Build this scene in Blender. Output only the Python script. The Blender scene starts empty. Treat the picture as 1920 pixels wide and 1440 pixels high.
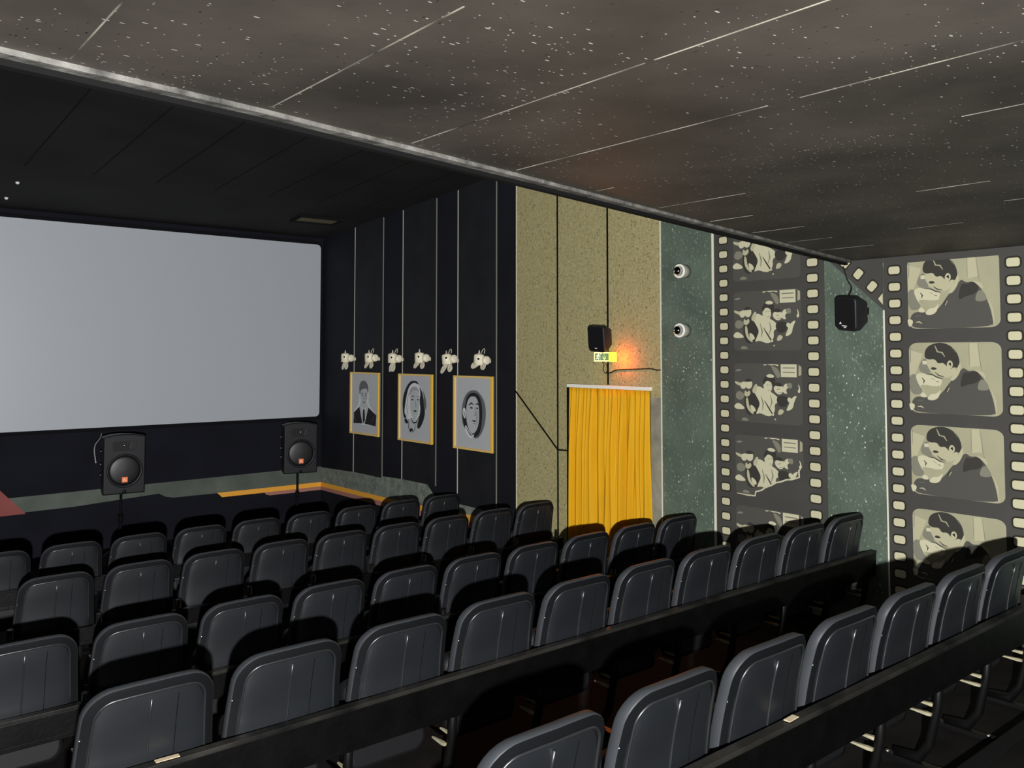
import bpy, bmesh, math, random
from mathutils import Vector, Matrix
random.seed(7)
SC = bpy.context.scene
COL = SC.collection
PI = math.pi

# ------------------------------------------------------------------ camera
cam_d = bpy.data.cameras.new('camera')
cam = bpy.data.objects.new('camera', cam_d)
COL.objects.link(cam)
YAW, PITCH = math.radians(39.797), math.radians(2.690)
cam.location = (0, 0, 2.45)
cam.rotation_euler = (PI / 2 + PITCH, 0, -YAW)
cam_d.sensor_fit = 'HORIZONTAL'
cam_d.sensor_width = 36.0
cam_d.lens = 36.0 * 1600.14 / 1920.0
cam_d.shift_y = -(720 - 587.67) / 1920.0
cam_d.clip_start = 0.02
SC.camera = cam

# ------------------------------------------------------------------ light and exposure
SC.view_settings.view_transform = 'Standard'
SC.view_settings.look = 'None'
SC.view_settings.gamma = 1.0
SC.view_settings.use_curve_mapping = False
SC.view_settings.exposure = 0.0
wd = bpy.data.worlds.new('world'); SC.world = wd
wd.use_nodes = True
wd.node_tree.nodes['Background'].inputs[0].default_value = (0.02, 0.022, 0.028, 1)
wd.node_tree.nodes['Background'].inputs[1].default_value = 0.3
# the hand-held torch that lights the hall, just below and behind the lens
ld = bpy.data.lights.new('torch', 'POINT')
ld.energy = 330; ld.shadow_soft_size = 0.022; ld.color = (0.985, 0.985, 0.985)
ld.use_nodes = True
_nt = ld.node_tree
_em = [n for n in _nt.nodes if n.type == 'EMISSION'][0]
_fo = _nt.nodes.new('ShaderNodeLightFalloff'); _fo.inputs['Strength'].default_value = 1.0
_nt.links.new(_fo.outputs['Linear'], _em.inputs['Strength'])
lo = bpy.data.objects.new('torch', ld); COL.objects.link(lo); lo.location = (-0.09, -0.27, 2.22)

# ------------------------------------------------------------------ materials
def srgb(r, g, b):
    def f(c):
        c /= 255.0
        return c / 12.92 if c <= .04045 else ((c + .055) / 1.055) ** 2.4
    return (f(r), f(g), f(b))

def mat(name, col, rough=.6, spec=.3, metal=0., var=0., vscale=4., bump=0., bscale=60., bdist=.01, emit=None, estr=0., coat=0.):
    m = bpy.data.materials.new(name); m.use_nodes = True
    nt = m.node_tree; b = nt.nodes['Principled BSDF']
    b.inputs['Base Color'].default_value = (*col, 1)
    b.inputs['Roughness'].default_value = rough
    b.inputs['Specular IOR Level'].default_value = spec
    b.inputs['Metallic'].default_value = metal
    if coat: b.inputs['Coat Weight'].default_value = coat
    if emit:
        b.inputs['Emission Color'].default_value = (*emit, 1); b.inputs['Emission Strength'].default_value = estr
    tc = nt.nodes.new('ShaderNodeTexCoord')
    if var:
        n = nt.nodes.new('ShaderNodeTexNoise'); n.inputs['Scale'].default_value = vscale; n.inputs['Detail'].default_value = 5
        nt.links.new(tc.outputs['Object'], n.inputs['Vector'])
        r = nt.nodes.new('ShaderNodeMapRange'); r.inputs[1].default_value = .3; r.inputs[2].default_value = .7
        r.inputs[3].default_value = 1 - var; r.inputs[4].default_value = 1 + var
        nt.links.new(n.outputs['Fac'], r.inputs[0])
        mx = nt.nodes.new('ShaderNodeVectorMath'); mx.operation = 'SCALE'; mx.inputs[0].default_value = col
        nt.links.new(r.outputs[0], mx.inputs['Scale']); nt.links.new(mx.outputs[0], b.inputs['Base Color'])
    if bump:
        n2 = nt.nodes.new('ShaderNodeTexNoise'); n2.inputs['Scale'].default_value = bscale; n2.inputs['Detail'].default_value = 3
        nt.links.new(tc.outputs['Object'], n2.inputs['Vector'])
        bp = nt.nodes.new('ShaderNodeBump'); bp.inputs['Strength'].default_value = bump; bp.inputs['Distance'].default_value = bdist
        nt.links.new(n2.outputs['Fac'], bp.inputs['Height']); nt.links.new(bp.outputs[0], b.inputs['Normal'])
    return m

def flecks(m, col, scale=(1, 1, 1), size=40., thr=.16, keep=.6, rand_seed=0.):
    """add light flecks (plaster chips, paint nicks) over the base colour"""
    nt = m.node_tree; b = nt.nodes['Principled BSDF']
    tc = nt.nodes.new('ShaderNodeTexCoord'); mp = nt.nodes.new('ShaderNodeMapping')
    mp.inputs['Scale'].default_value = scale; mp.inputs['Location'].default_value = (rand_seed, rand_seed * .7, rand_seed * 1.3)
    nt.links.new(tc.outputs['Object'], mp.inputs[0])
    v = nt.nodes.new('ShaderNodeTexVoronoi'); v.inputs['Scale'].default_value = size
    nt.links.new(mp.outputs[0], v.inputs['Vector'])
    # patchiness
    n = nt.nodes.new('ShaderNodeTexNoise'); n.inputs['Scale'].default_value = 1.6; n.inputs['Detail'].default_value = 3
    nt.links.new(tc.outputs['Object'], n.inputs['Vector'])
    sep = nt.nodes.new('ShaderNodeSeparateColor'); nt.links.new(v.outputs['Color'], sep.inputs[0])
    ad = nt.nodes.new('ShaderNodeMath'); ad.operation = 'MULTIPLY_ADD'; ad.inputs[1].default_value = .8; ad.inputs[2].default_value = -.4
    nt.links.new(n.outputs['Fac'], ad.inputs[0])
    ad2 = nt.nodes.new('ShaderNodeMath'); ad2.operation = 'ADD'
    nt.links.new(sep.outputs[0], ad2.inputs[0]); nt.links.new(ad.outputs[0], ad2.inputs[1])
    g = nt.nodes.new('ShaderNodeMath'); g.operation = 'GREATER_THAN'; g.inputs[1].default_value = keep
    nt.links.new(ad2.outputs[0], g.inputs[0])
    th = nt.nodes.new('ShaderNodeMath'); th.operation = 'MULTIPLY'; th.inputs[1].default_value = thr
    nt.links.new(sep.outputs[1], th.inputs[0])
    l = nt.nodes.new('ShaderNodeMath'); l.operation = 'LESS_THAN'
    nt.links.new(v.outputs['Distance'], l.inputs[0]); nt.links.new(th.outputs[0], l.inputs[1])
    mu = nt.nodes.new('ShaderNodeMath'); mu.operation = 'MULTIPLY'
    nt.links.new(g.outputs[0], mu.inputs[0]); nt.links.new(l.outputs[0], mu.inputs[1])
    mix = nt.nodes.new('ShaderNodeMix'); mix.data_type = 'RGBA'
    nt.links.new(mu.outputs[0], mix.inputs['Factor'])
    inp = b.inputs['Base Color']
    if inp.links: nt.links.new(inp.links[0].from_socket, mix.inputs[6])
    else: mix.inputs[6].default_value = inp.default_value
    mix.inputs[7].default_value = (*col, 1)
    nt.links.new(mix.outputs[2], inp)
    return m

M = {}
M['navy'] = mat('navy_paint', (.0078, .0084, .0125), .75, .2, var=.25, vscale=2)
M['navy_board'] = mat('navy_board_paint', (.0115, .012, .015), .7, .25, var=.2, vscale=3)
M['front_black'] = mat('front_black_paint', (.0066, .0070, .0115), .85, .15, var=.2, vscale=2)
M['ceil_dark'] = mat('dark_ceiling_paint', (.016, .0155, .0155), .8, .15, var=.3, vscale=1.3)
M['seam_dark'] = mat('dark_seam', (.008, .008, .008), .9, .1)
M['balcony'] = mat('balcony_soffit_paint', (.060, .052, .0425), .6, .22, var=.42, vscale=1.7, bump=.12, bscale=35, bdist=.004)
flecks(M['balcony'], (.40, .39, .35), (1, 3.0, 1), 30, .24, .79, 3.)
flecks(M['balcony'], (.45, .44, .40), (1, 1.6, 1), 70, .26, .88, 8.)
flecks(M['balcony'], (.022, .019, .016), (2.6, 1, 1), 34, .22, .78, 5.)
M['seam_pale'] = mat('pale_seam', (.26, .25, .20), .7, .2, var=.9, vscale=5)
M['edge_trim'] = mat('worn_grey_edge', (.15, .145, .13), .5, .4, var=.6, vscale=14, bump=.4, bscale=50)
M['olive'] = mat('olive_plaster', (.365, .318, .152), .8, .2, var=.17, vscale=48, bump=.6, bscale=38, bdist=.006)
flecks(M['olive'], (.19, .17, .09), (1, 1, .6), 62, .5, .42, 2.)
flecks(M['olive'], (.43, .405, .245), (1, 1, .6), 70, .5, .42, 9.)
M['patch'] = mat('grey_patched_plaster', (.27, .255, .19), .85, .2, var=.3, vscale=5, bump=.4, bscale=20)
M['green'] = mat('green_plaster', (.094, .124, .093), .6, .35, var=.22, vscale=3, bump=.5, bscale=40)
flecks(M['green'], (.50, .56, .47), (1, 1, .8), 44, .30, .52, 1.)
flecks(M['green'], (.17, .21, .165), (1, 1, .6), 64, .5, .50, 5.)
M['green_dado'] = mat('green_dado_paint', (.085, .10, .082), .7, .3, var=.25, vscale=3)
M['green_grit'] = mat('green_grit_dado', (.17, .19, .16), .7, .3, var=.3, vscale=9, bump=.6, bscale=30)
flecks(M['green_grit'], (.40, .43, .37), (1, 1, .8), 44, .40, .40, 2.)
M['orange_band'] = mat('orange_band', (.80, .37, .045), .7, .2)
M['salmon_band'] = mat('salmon_band', (.36, .165, .13), .8, .2)
M['red_band'] = mat('red_band', (.26, .075, .07), .85, .15, var=.12, vscale=3)
M['joint'] = mat('black_joint', (.004, .004, .004), .9, .1)
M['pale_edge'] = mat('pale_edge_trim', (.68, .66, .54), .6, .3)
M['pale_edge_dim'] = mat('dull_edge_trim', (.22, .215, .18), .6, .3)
M['screen'] = mat('screen_fabric', (.405, .43, .46), .42, .5)
M['screen_mask'] = mat('screen_mask', (.006, .006, .008), .9, .1)
M['vinyl'] = mat('black_vinyl', (.038, .041, .0455), .5, .3, var=.12, vscale=5)
M['vinyl_border'] = mat('matt_vinyl_border', (.0042, .0046, .0056), .6, .22)
M['vinyl_panel'] = mat('charcoal_vinyl', (.0092, .0107, .0132), .42, 1.0, var=.25, vscale=4, bump=.05, bscale=140, bdist=.002)
M['piping'] = mat('glossy_piping', (.016, .017, .018), .36, 1.0, coat=.5)
M['groove'] = mat('dark_groove', (.003, .003, .003), .8, .1)
M['rivet'] = mat('steel_rivet', (.6, .6, .6), .3, .5, metal=1)
M['cushion'] = mat('cushion_vinyl', (.006, .006, .007), .6, .3)
M['rail'] = mat('black_rail_paint', (.0016, .0016, .0016), .45, .22, var=.5, vscale=9, bump=.12, bscale=40)
M['rail_edge'] = mat('worn_rail_edge', (.015, .014, .012), .5, .3, var=.95, vscale=4)
M['iron'] = mat('black_iron', (.0035, .0034, .0034), .38, .4)
M['stand'] = mat('matt_black_stand', (.003, .003, .003), .8, .15)
M['cream_tip'] = mat('cream_wood_tip', (.36, .33, .22), .55, .3, var=.2, vscale=20)
M['bolt'] = mat('bolt_steel', (.55, .52, .45), .35, .5, metal=1)
M['floor'] = mat('dark_red_floor', (.0075, .0065, .0063), .8, .12, var=.5, vscale=5)
M['nosing'] = mat('black_nosing', (.004, .004, .004), .8, .2)
M['curtain'] = mat('golden_curtain', (.66, .345, .007), .75, .2, var=.06, vscale=2)
M['white_rail'] = mat('white_rail', (.85, .83, .72), .4, .4)
M['opening'] = mat('dark_opening', (.003, .003, .003), .9, .05)
M['frame_y'] = mat('yellow_frame', (.82, .50, .07), .55, .3)
M['frame_y2'] = mat('pale_yellow_frame', (.78, .53, .17), .55, .3)
M['grey_card'] = mat('grey_card', (.46, .475, .485), .6, .3)
M['ink'] = mat('black_ink', (.018, .019, .022), .7, .2)
M['ink_mid'] = mat('mid_grey_ink', (.13, .135, .14), .7, .2)
M['ink_soft'] = mat('soft_grey_ink', (.34, .35, .36), .7, .2)
M['ink_light'] = mat('light_grey_ink', (.66, .675, .68), .7, .2)
M['film'] = mat('film_strip_black', (.056, .054, .048), .7, .25, var=.08, vscale=3)
M['film_dark'] = mat('film_frame_dark', (.075, .073, .062), .7, .25)
M['film_darker'] = mat('film_picture_black', (.038, .036, .03), .7, .25)
M['film_mid'] = mat('film_picture_grey', (.20, .195, .145), .7, .25)
M['film_light'] = mat('film_picture_cream', (.44, .415, .27), .7, .25)
M['film_pale'] = mat('film_picture_pale', (.54, .515, .35), .7, .25)
M['film_bg'] = mat('film_picture_backdrop', (.345, .33, .215), .7, .25, var=.06, vscale=6)
M['hole'] = mat('cream_sprocket_hole', (.53, .50, .33), .7, .25)
M['hole_rim'] = mat('sprocket_rim', (.025, .022, .015), .8, .2)
M['speaker'] = mat('black_speaker_plastic', (.010, .0105, .012), .5, .35, bump=.08, bscale=220)
M['pa'] = mat('charcoal_pa_plastic', (.0058, .0063, .0082), .5, .3)
M['pa_dark'] = mat('pa_recess_black', (.003, .003, .004), .6, .3)
M['grille'] = mat('woofer_grille', (.0055, .0057, .0066), .42, .45)
M['badge'] = mat('orange_badge', (.95, .22, .06), .5, .3)
M['white'] = mat('white_print', (.8, .8, .78), .5, .3)
M['grey_side'] = mat('grey_speaker_side', (.055, .05, .05), .5, .35)
M['ivory'] = mat('ivory_enamel', (.80, .74, .56), .4, .5, var=.06, vscale=20)
M['lamp_white'] = mat('white_lamp_ring', (.85, .83, .75), .4, .4)
M['chrome'] = mat('mirror_bulb', (.85, .85, .85), .08, .5, metal=1)
M['lamp_grey'] = mat('grey_lamp_base', (.34, .33, .27), .6, .3)
M['cable'] = mat('black_cable', (.006, .006, .006), .6, .3)
M['cable_white'] = mat('pale_cable', (.5, .5, .46), .6, .3)
M['vent'] = mat('olive_vent_panel', (.15, .13, .07), .7, .2)
M['sign_yellow'] = mat('lit_sign_yellow', (.8, .75, .05), .5, .2, emit=(1., .78, .05), estr=1.25)
M['sign_cream'] = mat('lit_sign_edge', (.8, .7, .3), .5, .2, emit=(1., .8, .35), estr=1.2)
M['sign_green'] = mat('lit_sign_green', (.15, .24, .12), .5, .2, emit=(.25, .33, .14), estr=.45)
M['sign_white'] = mat('lit_sign_pictogram', (.9, .9, .7), .5, .2, emit=(1., .98, .62), estr=1.3)
M['sign_arrow'] = mat('lit_sign_arrow', (.7, .8, .2), .5, .2, emit=(.75, .8, .22), estr=1.0)
M['led'] = mat('orange_led', (1, .2, .02), .5, .2, emit=(1., .16, .01), estr=6.)
M['paper'] = mat('cream_paper', (.62, .5, .33), .8, .2, var=.1, vscale=30)

# ------------------------------------------------------------------ mesh helper
class MB:
    def __init__(s, mats):
        s.v = []; s.f = []; s.mi = []; s.sm = []; s.mats = mats
    def face(s, pts, mi=0, smooth=False):
        b = len(s.v); s.v += [tuple(p) for p in pts]; s.f.append(list(range(b, b + len(pts)))); s.mi.append(mi); s.sm.append(smooth)
    def box(s, a, b, mi=0, M4=None):
        x0, y0, z0 = a; x1, y1, z1 = b
        p = [Vector(c) for c in ((x0,y0,z0),(x1,y0,z0),(x1,y1,z0),(x0,y1,z0),(x0,y0,z1),(x1,y0,z1),(x1,y1,z1),(x0,y1,z1))]
        if M4 is not None: p = [M4 @ q for q in p]
        o = len(s.v); s.v += [tuple(q) for q in p]
        for f in ((0,3,2,1),(4,5,6,7),(0,1,5,4),(1,2,6,5),(2,3,7,6),(3,0,4,7)):
            s.f.append([o + i for i in f]); s.mi.append(mi); s.sm.append(False)
    def loops(s, loops, mi=0, smooth=True, closed=True, cap0=True, cap1=True, capmi=None):
        o = len(s.v); n = len(loops[0])
        for l in loops: s.v += [tuple(p) for p in l]
        for k in range(len(loops) - 1):
            for i in range(n if closed else n - 1):
                j = (i + 1) % n
                s.f.append([o + k*n + i, o + k*n + j, o + (k+1)*n + j, o + (k+1)*n + i]); s.mi.append(mi); s.sm.append(smooth)
        cm = mi if capmi is None else capmi
        if cap0: s.f.append([o + i for i in range(n)][::-1]); s.mi.append(cm); s.sm.append(False)
        if cap1: s.f.append([o + (len(loops)-1)*n + i for i in range(n)]); s.mi.append(cm); s.sm.append(False)
    def tube(s, pts, r, mi=0, seg=8, smooth=True, closed=False):
        pts = [Vector(p) for p in pts]; L = []
        n = len(pts); up = None
        for i, p in enumerate(pts):
            if closed: t = pts[(i+1) % n] - pts[i-1]
            else: t = (pts[min(i+1, n-1)] - pts[max(i-1, 0)])
            t.normalize()
            if up is None:
                up = Vector((0,0,1)) if abs(t.z) < .9 else Vector((1,0,0))
            a = t.cross(up)
            if a.length < 1e-6: a = t.cross(Vector((0,1,0)))
            a.normalize(); b = a.cross(t); up = b
            rr = r[i] if isinstance(r, (list, tuple)) else r
            L.append([p + (a*math.cos(2*PI*k/seg) + b*math.sin(2*PI*k/seg))*rr for k in range(seg)])
        if closed: L.append(L[0]); s.loops(L, mi, smooth, True, False, False)
        else: s.loops(L, mi, smooth)
    def lathe(s, prof, Mx, mi=0, seg=24, smooth=True, cap0=True, cap1=True):
        """prof: (r, h) along local +Z of Mx"""
        s.loops([[Mx @ Vector((max(r,1e-5)*math.cos(2*PI*k/seg), max(r,1e-5)*math.sin(2*PI*k/seg), h)) for k in range(seg)] for r, h in prof], mi, smooth, True, cap0, cap1)
    def prism(s, poly, fn, h0, h1, mi=0, smooth=False):
        """poly in 2D, fn(u,v,h)->3D"""
        s.loops([[fn(u, v, h0) for u, v in poly], [fn(u, v, h1) for u, v in poly]], mi, smooth)
    def build(s, name, parent=None, bevel=0., world=False, weld=True):
        me = bpy.data.meshes.new(name)
        bm = bmesh.new()
        vs = [bm.verts.new(v) for v in s.v]
        for f, mi, sm in zip(s.f, s.mi, s.sm):
            try: fc = bm.faces.new([vs[i] for i in f])
            except ValueError: continue
            fc.material_index = mi; fc.smooth = sm
        if weld: bmesh.ops.remove_doubles(bm, verts=bm.verts, dist=1e-5)
        bmesh.ops.recalc_face_normals(bm, faces=bm.faces) if not world else None
        bm.to_mesh(me); bm.free()
        for m in s.mats: me.materials.append(m)
        o = bpy.data.objects.new(name, me); COL.objects.link(o)
        if parent is not None: o.parent = parent
        if bevel:
            b = o.modifiers.new('bevel', 'BEVEL'); b.width = bevel; b.segments = 2; b.limit_method = 'ANGLE'; b.angle_limit = math.radians(40)
        return o

def thing(name, label, cat, loc=(0,0,0), group=None, rot=(0,0,0)):
    o = bpy.data.objects.new(name, None); COL.objects.link(o); o.location = loc; o.rotation_euler = rot
    o.empty_display_size = .1
    return tag(o, label, cat, group)
def tag(o, label, cat, group=None):
    o['label'] = label; o['category'] = cat
    if group: o['group'] = group
    return o
def struct(o): o['kind'] = 'structure'; return o
def chaikin(p, n=2, closed=True):
    for _ in range(n):
        q = []
        m = len(p)
        for i in range(m if closed else m - 1):
            a = p[i]; b = p[(i+1) % m]
            q.append((a[0]*.75 + b[0]*.25, a[1]*.75 + b[1]*.25)); q.append((a[0]*.25 + b[0]*.75, a[1]*.25 + b[1]*.75))
        p = q
    return p
def rrect(x0, y0, x1, y1, r, n=5):
    out = []
    for cx, cy, a0 in ((x1-r, y0+r, -90), (x1-r, y1-r, 0), (x0+r, y1-r, 90), (x0+r, y0+r, 180)):
        for k in range(n+1):
            a = math.radians(a0 + 90*k/n); out.append((cx + r*math.cos(a), cy + r*math.sin(a)))
    return out

# ------------------------------------------------------------------ room dimensions
D = 5.985          # side wall plane (x)
YS = 11.612        # screen wall plane (y)
XL = -3.0; YB = -2.6
BZ = 3.138         # balcony soffit height
def ceil_z(y): return 4.175 + .0683 * (11.65 - y)

# ------------------------------------------------------------------ floor (stepped tiers)
steps = [(YB, .72), (1.60, .72), (1.60, .60), (2.82, .60), (2.82, .46), (4.18, .46), (4.18, .27), (5.88, .27), (5.88, .15), (7.27, .15), (7.27, .07), (8.35, .07), (8.35, 0.), (YS + .3, 0.)]
b = MB([M['floor'], M['nosing']])
prof = steps + [(YS + .3, -.3), (YB, -.3)]
b.prism(prof, lambda u, v, h: (h, u, v), XL - .2, D + .2)
for y, z in ((1.60, .72), (2.82, .60), (4.18, .46), (5.88, .27), (7.27, .15)):
    b.box((XL, y - .055, z - .01), (D, y + .012, z + .006), 1)
struct(b.build('floor'))

# ------------------------------------------------------------------ side wall (right) with its painted sections
W = D
def wp(y, z, e=0.): return (W - e, y, z)          # a point on the side wall, e metres proud of it
b = MB([M['navy'], M['olive'], M['green'], M['patch']])
ZT = 5.2
def sect(y0, y1, mi, z0=-.1, z1=ZT):
    b.face([wp(y0, z0), wp(y1, z0), wp(y1, z1), wp(y0, z1)], mi)
sect(7.121, YS + .2, 0)
# olive panels around the doorway opening
sect(6.295, 7.121, 1); sect(5.071, 5.215, 1, 2.05)
b.face([wp(5.215, 2.12), wp(6.295, 2.12), wp(6.295, ZT), wp(5.215, ZT)], 1)
sect(5.071, 5.215, 3, -.1, 2.05)
sect(YB - .2, 5.071, 2)
# outer shell of the wall
for a, c in (((W, YB - .2), (W + .25, YB - .2)), ((W + .25, YB - .2), (W + .25, YS + .2)), ((W + .25, YS + .2), (W, YS + .2))):
    b.face([(a[0], a[1], -.1), (c[0], c[1], -.1), (c[0], c[1], ZT), (a[0], a[1], ZT)], 0)
b.face([(W, YB - .2, ZT), (W + .25, YB - .2, ZT), (W + .25, YS + .2, ZT), (W, YS + .2, ZT)], 0)
struct(b.build('wall_right'))
# doorway behind the curtain
b = MB([M['opening'], M['joint']])
b.box((W + .10, 5.215, -.1), (W + .14, 6.295, 2.12), 0)
for y in (5.205, 6.285): b.box((W - .012, y, -.1), (W + .10, y + .02, 2.13), 1)
b.box((W - .012, 5.205, 2.11), (W + .10, 6.305, 2.13), 1)
struct(b.build('door_1'))
# black joints in the olive plaster
b = MB([M['joint']])
for y, z0, z1 in ((7.121, -.1, ZT), (6.448, -.1, ZT), (5.736, 2.15, ZT)):
    b.box((W - .006, y - .009, z0), (W + .01, y + .009, z1))
p0, p1 = Vector((W - .003, 7.12, 2.044)), Vector((W - .003, 6.45, 1.468))
b.tube([p0, p1], .009, 0, 6); b.tube([p1, (W - .003, 6.295, 1.471)], .009, 0, 6)
struct(b.build('trim_1'))
b = MB([M['pale_edge']])                       # worn pale edge beside the film strip
b.box((W - .008, 4.480, .0), (W + .01, 4.503, 4.6)); b.box((W - .008, 5.068, .0), (W + .01, 5.077, 4.7))
b.box((W - .006, 7.104, .0), (W + .01, 7.111, 4.5))
struct(b.build('trim_2'))
b = MB([M['pale_edge']]); b.box((W - .008, 2.992, .2), (W + .01, 3.004, 2.76)); struct(b.build('trim_3'))

# navy boards carrying the three portraits, with a pale edge line down each side
EDGES = [(10.64, 9.878), (9.389, 8.63), (8.181, 7.451)]
BOARD_BOT = [.80, .84, .69]
n = 4
for (ya, yb), zb in zip(EDGES, BOARD_BOT):
    b = MB([M['navy_board']]); b.box((W - .005, yb, zb), (W + .01, ya, ceil_z((ya + yb)/2) + .1)); struct(b.build('trim_%d' % n)); n += 1
for i, ((ya, yb), zb) in enumerate(zip(EDGES, BOARD_BOT)):
    for y in (ya, yb):
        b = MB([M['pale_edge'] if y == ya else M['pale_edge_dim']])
        b.box((W - .007, y - .0065, zb), (W + .0, y + .0065, ceil_z(y) - .015)); struct(b.build('trim_%d' % n)); n += 1
# painted bands: green dado, orange and salmon stripes on the side wall
b = MB([M['green_grit'], M['orange_band'], M['salmon_band']])
e = .004
b.face([wp(YS, .55, e), wp(9.45, .555, e), wp(7.70, .60, e), wp(7.70, .684, e), wp(8.066, .688, e), wp(8.40, .69, e), wp(8.654, .718, e), wp(8.828, .858, e), wp(YS, .766, e)], 0)
b.face([wp(YS, .485, e), wp(9.50, .495, e), wp(7.70, .52, e), wp(7.70, .60, e), wp(9.45, .555, e), wp(YS, .55, e)], 1)
b.face([wp(YS, .437, e), wp(9.6, .43, e), wp(7.70, .44, e), wp(7.70, .52, e), wp(9.5, .495, e), wp(YS, .485, e)], 2)
struct(b.build('trim_%d' % n)); n += 1

# ------------------------------------------------------------------ screen wall with its painted bands
b = MB([M['front_black']])
b.box((XL - .2, YS, -.1), (D + .2, YS + .2, 5.2)); struct(b.build('wall_front'))
def fp(x, z, e=.004): return (x, YS - e, z)
b = MB([M['green_dado'], M['orange_band'], M['salmon_band'], M['red_band']])
b.face([fp(1.0, .735), fp(D, .778), fp(D, .545), fp(4.454, .545), fp(3.847, .548), fp(3.744, .571), fp(3.66, .62), fp(2.657, .565), fp(1.0, .545)], 0)
b.face([fp(4.43, .549, .006), fp(D, .549, .006), fp(D, .482, .006), fp(4.50, .484, .006)], 1)
b.face([fp(5.11, .484, .006), fp(D, .484, .006), fp(D, .435, .006), fp(5.19, .437, .006), fp(5.13, .455, .006)], 2)
b.face([fp(.3, .54, .008), fp(2.123, .541, .008), fp(1.851, .84, .008), fp(1.55, 1.17, .008), fp(.3, 1.17, .008)], 3)
struct(b.build('trim_%d' % n)); n += 1
# left wall, back wall (outside the frame)
b = MB([M['navy']]); b.box((XL - .2, YB - .2, -.1), (XL, YS + .2, 5.2)); struct(b.build('wall_left'))
b = MB([M['navy']]); b.box((XL - .2, YB - .2, -.1), (D + .2, YB, 5.2)); struct(b.build('wall_back'))

# ------------------------------------------------------------------ upper ceiling (rises away from the screen)
b = MB([M['ceil_dark'], M['seam_dark']])
y0, y1 = YB - .2, YS + .2
b.prism([(y0, ceil_z(y0)), (y1, ceil_z(y1)), (y1, ceil_z(y1) + .2), (y0, ceil_z(y0) + .2)], lambda u, v, h: (h, u, v), XL - .2, D + .2)
for k in range(-6, 6):
    x = 2.3 + .64 * k
    b.loops([[(x - .006, y, ceil_z(y) - .003), (x + .006, y, ceil_z(y) - .003), (x + .006, y, ceil_z(y) + .02), (x - .006, y, ceil_z(y) + .02)] for y in (3., 9.6)], 1, False)
struct(b.build('ceiling'))
# hatch in the ceiling near the screen
t = thing('ceiling_vent', 'olive flush vent panel in the dark ceiling near the screen', 'vent', (5.29, 10.45, ceil_z(10.45)))
t.rotation_euler = (-math.atan(.0683), 0, math.radians(-4))
b = MB([M['vent']]); b.box((-.27, -.13, -.018), (.27, .13, 0)); b.build('panel', t, bevel=.004)
b = MB([M['seam_dark']])
for a, c in (((-.31, -.17), (.31, -.13)), ((-.31, .13), (.31, .19)), ((-.31, -.13), (-.27, .13)), ((.27, -.13), (.31, .13))):
    b.box((a[0], a[1], -.03), (c[0], c[1], 0))
b.build('frame', t)
for (x, y), lab in (((1.718, 10.266), 'small pale ceiling fitting above the screen, farther from it'), ((1.741, 11.042), 'small pale ceiling fitting above the screen, closer to it')):
    t = thing('ceiling_fitting', lab, 'light fitting', (x, y, ceil_z(y)), 'pale fittings above the screen')
    b = MB([M['lamp_white']]); b.lathe([(.02, 0), (.02, -.01), (.012, -.022), (0, -.026)], Matrix.Identity(4), 0, 12); b.build('cap', t)

# ------------------------------------------------------------------ balcony soffit with seams and its worn edge
EDGE = [(XL - .2, 1.75), (-.6, 2.07), (.329, 2.221), (.971, 2.305), (2.081, 2.505), (3.227, 2.729), (4.6, 2.998), (D + .2, 3.306)]
b = MB([M['balcony'], M['seam_pale'], M['seam_dark']])
b.prism(EDGE + [(D + .2, YB - .2), (XL - .2, YB - .2)], lambda u, v, h: (u, v, h), BZ, BZ + .40, 0)
def edge_y(x):
    for (xa, ya), (xb, yb) in zip(EDGE, EDGE[1:]):
        if xa <= x <= xb: return ya + (yb - ya) * (x - xa) / (xb - xa)
for k in range(-5, 10):
    x = .464 + .527 * k
    if x > D - .1: break
    yy = edge_y(x) - .07
    while yy > YB:
        ln = random.uniform(.35, 1.2) if k < 4 else random.uniform(.1, .5); g = random.choice((0, .03, .10, .2)) if k < 4 else random.uniform(.3, 1.6)
        b.box((x - .0018, max(yy - ln, YB), BZ - .0012), (x + .0018, yy, BZ + .01), 1)
        yy -= ln + g
struct(b.build('ceiling_balcony'))
b = MB([M['edge_trim'], M['seam_dark']])
for (xa, ya), (xb, yb) in zip(EDGE, EDGE[1:]):
    b.loops([[(xa, ya - .038, BZ - .014), (xa, ya, BZ - .014), (xa, ya, BZ + .02), (xa, ya - .038, BZ + .01)],
             [(xb, yb - .038, BZ - .014), (xb, yb, BZ - .014), (xb, yb, BZ + .02), (xb, yb - .038, BZ + .01)]], 0, False)
    b.loops([[(xa, ya, BZ - .030), (xa, ya + .03, BZ - .030), (xa, ya + .03, BZ + .40), (xa, ya, BZ + .40)],
             [(xb, yb, BZ - .030), (xb, yb + .03, BZ - .030), (xb, yb + .03, BZ + .40), (xb, yb, BZ + .40)]], 1, False)
struct(b.build('trim_%d' % n)); n += 1

# ------------------------------------------------------------------ cinema screen
t = thing('cinema_screen', 'wide pale grey projection screen with rounded corners on the dark front wall', 'screen', (2.75, YS - .03, 1.52))
b = MB([M['screen']])
xL, xR = -3.2, 3.165
b.prism(rrect(xL, .005, xR, 2.545, .06, 6), lambda u, v, h: (u, h, v), -.035, .0, 0); b.build('screen_surface', t)
b = MB([M['screen_mask']])
b.prism(rrect(xL - .05, -.045, xR + .045, 2.595, .09, 6), lambda u, v, h: (u, h, v), -.022, .025, 0); b.build('mask_border', t)

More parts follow.
